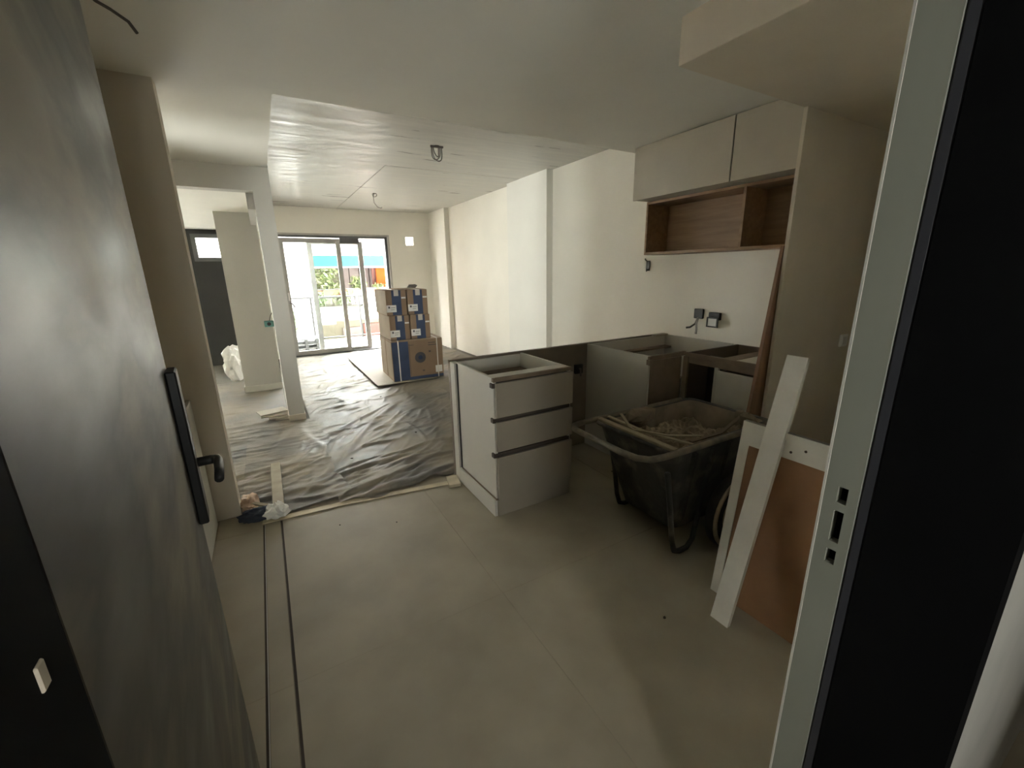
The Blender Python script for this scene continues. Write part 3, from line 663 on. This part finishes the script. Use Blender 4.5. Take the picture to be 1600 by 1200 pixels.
small_box(.292, .03, zb, 0, 'small carton on the large box, lower row, nearer the white side wall')
small_box(-.005, .03, zb + .3285, .015, 'small carton on the top row of the stack, on the balcony-door side')
small_box(.277, .03, zb + .3285, -.02, 'small carton on the top row of the stack, nearer the white side wall')
zt = zb + .3285 * 2 + .004
o = MB().box(1.45, 1.78, 5.66, 5.80, zt, zt + .012, bev=.003, rot=Matrix.Rotation(.1, 3, 'Z')).build('board_scrap', 'cardboard_light'); tag(o, 'flat beige scrap lying on top of the carton stack', 'scrap')
cc_ = [(1.72 + .055 * math.cos(a) + .01 * a / 6, 5.64 + .05 * math.sin(a), zt + .018 + .006 * a / 3) for a in [k * .45 for k in range(40)]]
o = MB().tube(cc_, .006, 6).build('cable_coil', 'wire'); tag(o, 'small dark coil of cable on top of the carton stack', 'cable')

# ------------------------------------------------------------------ wires and sockets
def ceiling_wire(x, y, z, label, loops, drop, horizontal=True):
    t = thing('ceiling_wire', label, 'wire', (x, y, z))
    if horizontal: MB().tube([(x - .06, y, z - .008), (x + .06, y - .01, z - .008)], .011, 8).build('terminal_strip', 'wire', t)
    MB().lathe([(.028, -.006), (.028, .0)], (x, y, z), (0, 0, 1), 16).build('ceiling_hole', 'chip', t)
    for k, (dx, w_, d_) in enumerate(loops):
        pts = []
        for j in range(17):
            a = math.pi * j / 16
            pts.append((x + dx - w_ * math.cos(a), y + .02 * math.sin(a * 2 + k), z - .008 - d_ * math.sin(a) ** .8))
        MB().tube(pts, .0045, 6).build('wire', 'wire', t, smooth=True)
    if drop:
        MB().tube([(x - .01, y, z), (x - .02, y, z - .05), (x - .015, y + .01, z - .13), (x + .03, y, z - .19), (x + .08, y, z - .20), (x + .09, y, z - .185)], .006, 6).build('wire', 'wire_light', t, smooth=True)
ceiling_wire(1.607, 4.141, H2, 'looped wires hanging from a connector on the glossy ceiling', [(-.01, .04, .11), (.01, .045, .125), (0, .025, .09)], False)
ceiling_wire(1.634, 6.811, H2, 'thin single wire drooping from the glossy ceiling near the balcony door', [(0, .03, .04)], True, False)
t = thing('ceiling_wire', 'short wire end poking from the lowered ceiling above the entrance door', 'wire', (-.345, 2.237, H1))
MB().lathe([(.03, -.004), (.03, .0)], (-.36, 2.20, H1), (0, 0, 1), 16).build('ceiling_hole', 'chip', t)
MB().tube([(-.37, 2.18, H1), (-.35, 2.20, H1 - .02), (-.32, 2.24, H1 - .02), (-.28, 2.27, H1 - .035), (-.265, 2.30, H1 - .055)], .006, 6).build('wire', 'wire', t, smooth=True)
t = thing('wall_box', 'open back box with loose wires on the kitchen wall', 'socket', (XW, 2.312, 1.05))
m = MB().box(XW - .022, XW, 2.27, 2.355, 1.04, 1.12, bev=.004); m.build('back_box', 'black', t)
MB().tube([(XW - .02, 2.31, 1.05), (XW - .05, 2.31, 1.0), (XW - .08, 2.335, .97), (XW - .10, 2.36, .965)], .008, 6).build('wire', 'wire', t)
MB().tube([(XW - .02, 2.31, 1.05), (XW - .05, 2.30, 1.0), (XW - .07, 2.28, .96), (XW - .08, 2.275, .92)], .009, 6).build('wire', 'wire_light', t)
t = thing('wall_box', 'black socket box with a face frame hanging askew on the kitchen wall', 'socket', (XW, 2.16, 1.0))
box('back_box', 'black', t, XW - .03, XW, 2.11, 2.21, 1.04, 1.10, bev=.004)
m = MB()
for (a, b_, c_, d_) in ((2.10, 2.20, 1.055, 1.065), (2.10, 2.20, .985, .995), (2.10, 2.112, .985, 1.065), (2.188, 2.20, .985, 1.065)): m.box(XW - .062, XW - .05, a, b_, c_, d_)
m.build('face_frame', 'black', t); box('face_plate', 'white_plastic', t, XW - .058, XW - .052, 2.11, 2.19, .995, 1.055)
MB().tube([(XW - .03, 2.17, 1.06), (XW - .055, 2.17, 1.05)], .01, 6).build('wire', 'wire', t)
t = thing('switch_box', 'narrow open switch box with dark wires under the oak shelf', 'switch', (XW, 2.90, 1.44))
box('back_box', 'black', t, XW - .012, XW, 2.885, 2.925, 1.435, 1.525, bev=.003)
MB().tube([(XW - .01, 2.905, 1.515), (XW - .03, 2.915, 1.53), (XW - .035, 2.92, 1.545)], .006, 6).build('wire', 'wire', t)
MB().tube([(XW - .01, 2.905, 1.45), (XW - .03, 2.90, 1.43)], .006, 6).build('wire', 'wire', t)
t = thing('wall_socket', 'small white and dark socket low on the white wall beside the pilaster', 'socket', (XW, 5.46, .4))
box('plate', 'white_plastic', t, XW - .012, XW, 5.42, 5.50, .40, .47, bev=.003); box('insert', 'wire', t, XW - .014, XW - .011, 5.425, 5.455, .405, .465)
t = thing('panel_socket', 'dark socket box with a cable stub on the brown peninsula back panel', 'socket', (2.15, 2.655, .6))
pz = .655
box('back_box', 'black', t, 2.105, 2.18, 2.63, 2.6575, pz - .02, pz + .055, bev=.003)
MB().tube([(2.145, 2.635, pz + .02), (2.13, 2.60, pz + .03), (2.12, 2.585, pz - .03)], .008, 6).build('wire', 'wire', t)
t = thing('junction_box', 'green junction box dangling on a wire from the partition edge', 'junction box', (.05, 5.0, .95))
box('body', 'green_box', t, -.03, .054, 4.98, 5.03, .95, 1.01, bev=.004)
MB().lathe([(.018, -.002), (.018, .002)], (.012, 4.979, .98), (0, 1, 0), 14).build('knockout', 'black', t)
MB().tube([(.02, 5.0, 1.01), (.035, 5.0, 1.06), (.053, 5.0, 1.09)], .004, 6).build('wire', 'wire', t)
t = thing('niche_switch', 'small white switch plate on the taupe wall next to the jamb', 'switch', (3.31, 1.325, .93))
box('plate', 'white_plastic', t, 3.27, 3.36, 1.312, 1.325, .925, 1.005, bev=.003); box('rocker', 'sticker', t, 3.285, 3.345, 1.309, 1.313, .94, .99)

# ------------------------------------------------------------------ outside: balcony, neighbours
o = MB().box(-4, 4.5, 8.8, 10.25, -.25, -.03).build('floor_balcony', 'balcony_floor'); struct(o, 'pale balcony floor outside the sliding door', 'floor')
rl = thing('balcony_railing', 'thin grey balcony railing outside the sliding door', 'railing', (1.5, 10.1, 0))
for z, r in ((.99, .02), (.115, .015)): MB().tube([(-2, 10.1, z), (4.5, 10.1, z)], r, 8).build('rail', 'rail_metal', rl)
for x in (-1.1, -.12, .865, 1.855, 2.84, 3.83): MB().box(x - .018, x + .018, 10.085, 10.115, .05, .98).build('post', 'rail_metal', rl)
o = MB().box(-2, 4.5, 10.02, 10.25, -.03, .05).build('balcony_kerb', 'ext_slab'); tag(o, 'low pale kerb under the balcony railing', 'kerb')
# slatted grey crates on the balcony
for k in range(3):
    t = thing('slatted_crate', 'grey slatted crate stacked on the balcony behind the door glass', 'crate', (.62, 9.5, -.03 + .085 * k), group='grey crates on the balcony')
    for j in range(5): box('slat', 'ext_grey', t, .38 + .01 * k, .86, 9.30 + .09 * j, 9.365 + .09 * j, -.03 + .085 * k + .06, -.03 + .085 * k + .08)
    for x in (.40, .60, .80): box('bearer', 'ext_grey', t, x, x + .05, 9.30, 9.73, -.03 + .085 * k, -.03 + .085 * k + .061)
# neighbouring white block
nb = thing('white_building', 'sunlit plain white building block beyond the balcony', 'building', (0, 13.5, -9))
box('wall', 'ext_white', nb, -6, 1.16, 12.5, 15.5, -9, 6)
v = box('vent', 'vent_wood', nb, .755, 1.02, 12.47, 12.51, 1.955, 2.125)
for k in range(3): box('slat', 'ext_cream', v, .76, 1.015, 12.462, 12.472, 1.965 + .055 * k, 1.985 + .055 * k)
wv = box('window', 'ext_grey', nb, .60, .86, 12.47, 12.51, .06, .55)
box('sill', 'ext_slab', nb, .5, 1.0, 12.4, 12.5, -.02, .03)
# opposite building
ob = thing('opposite_building', 'apartment building across the street with teal awnings and planted balconies', 'building', (4, 17.5, -9))
box('wall', 'ext_cream', ob, 1.17, 12, 17.2, 20, -9, 3.4)
box('upper_wall', 'ext_white', ob, 1.4, 12, 18.5, 20, 3.4, 4.2)
for zt_ in (2.55, .32, -2.6): box('balcony_slab', 'ext_slab', ob, 1.3, 12, 15.9, 17.25, zt_ - .42 if zt_ < 2 else 2.06, zt_)
box('parapet', 'ext_white', ob, 1.3, 12, 15.9, 16.0, 2.551, 2.95)
aw = MB().prism([(15.7, 1.72), (15.74, 1.72), (15.78, 2.02), (17.2, 2.32), (17.2, 2.34), (15.76, 2.05)], 0, 1.55, 7).build('awning', 'teal', ob)
box('valance_edge', 'ext_white', aw, 1.55, 7, 15.69, 15.71, 1.68, 1.72)
box('sign_bracket', 'vent_wood', ob, 2.45, 2.63, 15.85, 15.9, 2.12, 2.35)
for k in range(4): box('shutter', 'shutter', ob, 2.55 + .36 * k, 2.88 + .36 * k, 17.12, 17.2, .33, 1.75)
box('shutter', 'pink_shutter', ob, 3.6, 3.95, 16.5, 16.6, .33, 1.70)
box('curtain', 'orange', ob, 3.70, 4.5, 16.3, 16.36, .95, 1.66)
box('planter_trough', 'planter', ob, 1.5, 7, 15.88, 16.08, .78, .95)
MB().tube([(1.3, 15.9, .98), (8, 15.9, .98)], .02).build('rail', 'rail_metal', ob)
box('glass_front', 'glass', ob, 1.3, 8, 15.93, 15.95, .32, .80)
box('lower_wall', 'pink_shutter', ob, 3.2, 6, 17.1, 17.2, -2.6, -.4)
box('lower_window', 'shutter', ob, 2.45, 3.1, 17.12, 17.2, -2.4, -.5)
box('lower_parapet', 'ext_cream', ob, 1.3, 8, 15.9, 16.0, -2.6, -.95)
def plant(x, y, z, h, wd, n, label, mat, seed, nm='balcony_plant'):
    r = random.Random(seed); t = thing(nm, label, 'plant', (x, y, z)); m = MB(); s = MB()
    for k in range(max(4, n // 40)):
        e = (x + r.gauss(0, wd * .45), y + r.gauss(0, wd * .3), z + h * r.uniform(.6, 1)); s.tube([(x + r.uniform(-.05, .05), y, z), ((x + e[0]) / 2, y, z + h * .5), e], .012, 5)
    for k in range(n):
        u = r.random(); c = Vector((x + r.gauss(0, wd * .5) * (1 - .3 * u), y + r.gauss(0, wd * .35), z + h * (.1 + .9 * u)))
        d = Vector((r.gauss(0, 1), r.gauss(0, 1), r.gauss(.3, 1))).normalized(); q = d.orthogonal().normalized(); L_ = r.uniform(.07, .14)
        a = [m.bm.verts.new(c + p) for p in (-d * L_, q * L_ * .3, d * L_, -q * L_ * .3)]; m.bm.faces.new(a)
    s.build('stems', 'leaf_dark', t); m.build('foliage', mat, t, recalc=False)
plant(1.95, 15.98, .90, .8, .45, 260, 'bushy light green plant on the opposite balcony under the awning', 'leaf', 1)
plant(2.95, 15.98, .90, .45, .25, 120, 'spiky plant in the opposite balcony trough before the shutters', 'leaf', 2)
plant(3.7, 15.98, .90, .2, .3, 80, 'low yellow-green plant in the trough below the orange curtain', 'leaf', 3)
plant(2.5, 15.85, .45, .45, .35, 140, 'green plant trailing below the trough on the opposite balcony', 'leaf_dark', 4)
plant(1.6, 15.85, .40, .5, .3, 120, 'dark plant trailing at the end of the opposite balcony', 'leaf_dark', 5)
plant(2.2, 16.2, 2.6, .7, .5, 220, 'yellow-green plant on the balcony above the teal awning', 'leaf', 6)
plant(3.7, 16.2, 2.7, .6, .5, 160, 'sparse plant above the far end of the teal awning', 'leaf', 7)
plant(.58, 12.38, .03, .55, .12, 60, 'small plant on the ledge of the white building', 'leaf_dark', 8)
ac = thing('outdoor_unit', 'pale air-conditioner unit mounted on the opposite facade', 'air conditioner', (1.75, 15.8, -.2))
box('casing', 'ac_white', ac, 1.45, 2.05, 15.62, 15.88, -.19, .24, bev=.02)
MB().lathe([(.15, -.01), (.15, .01)], (1.65, 15.61, .03), (0, 1, 0), 24).build('fan_grille', 'ext_grey', ac)
o = MB().box(-60, 60, 8.9, 90, -9.3, -9).build('ground', 'street'); struct(o, 'street surface far below', 'ground')
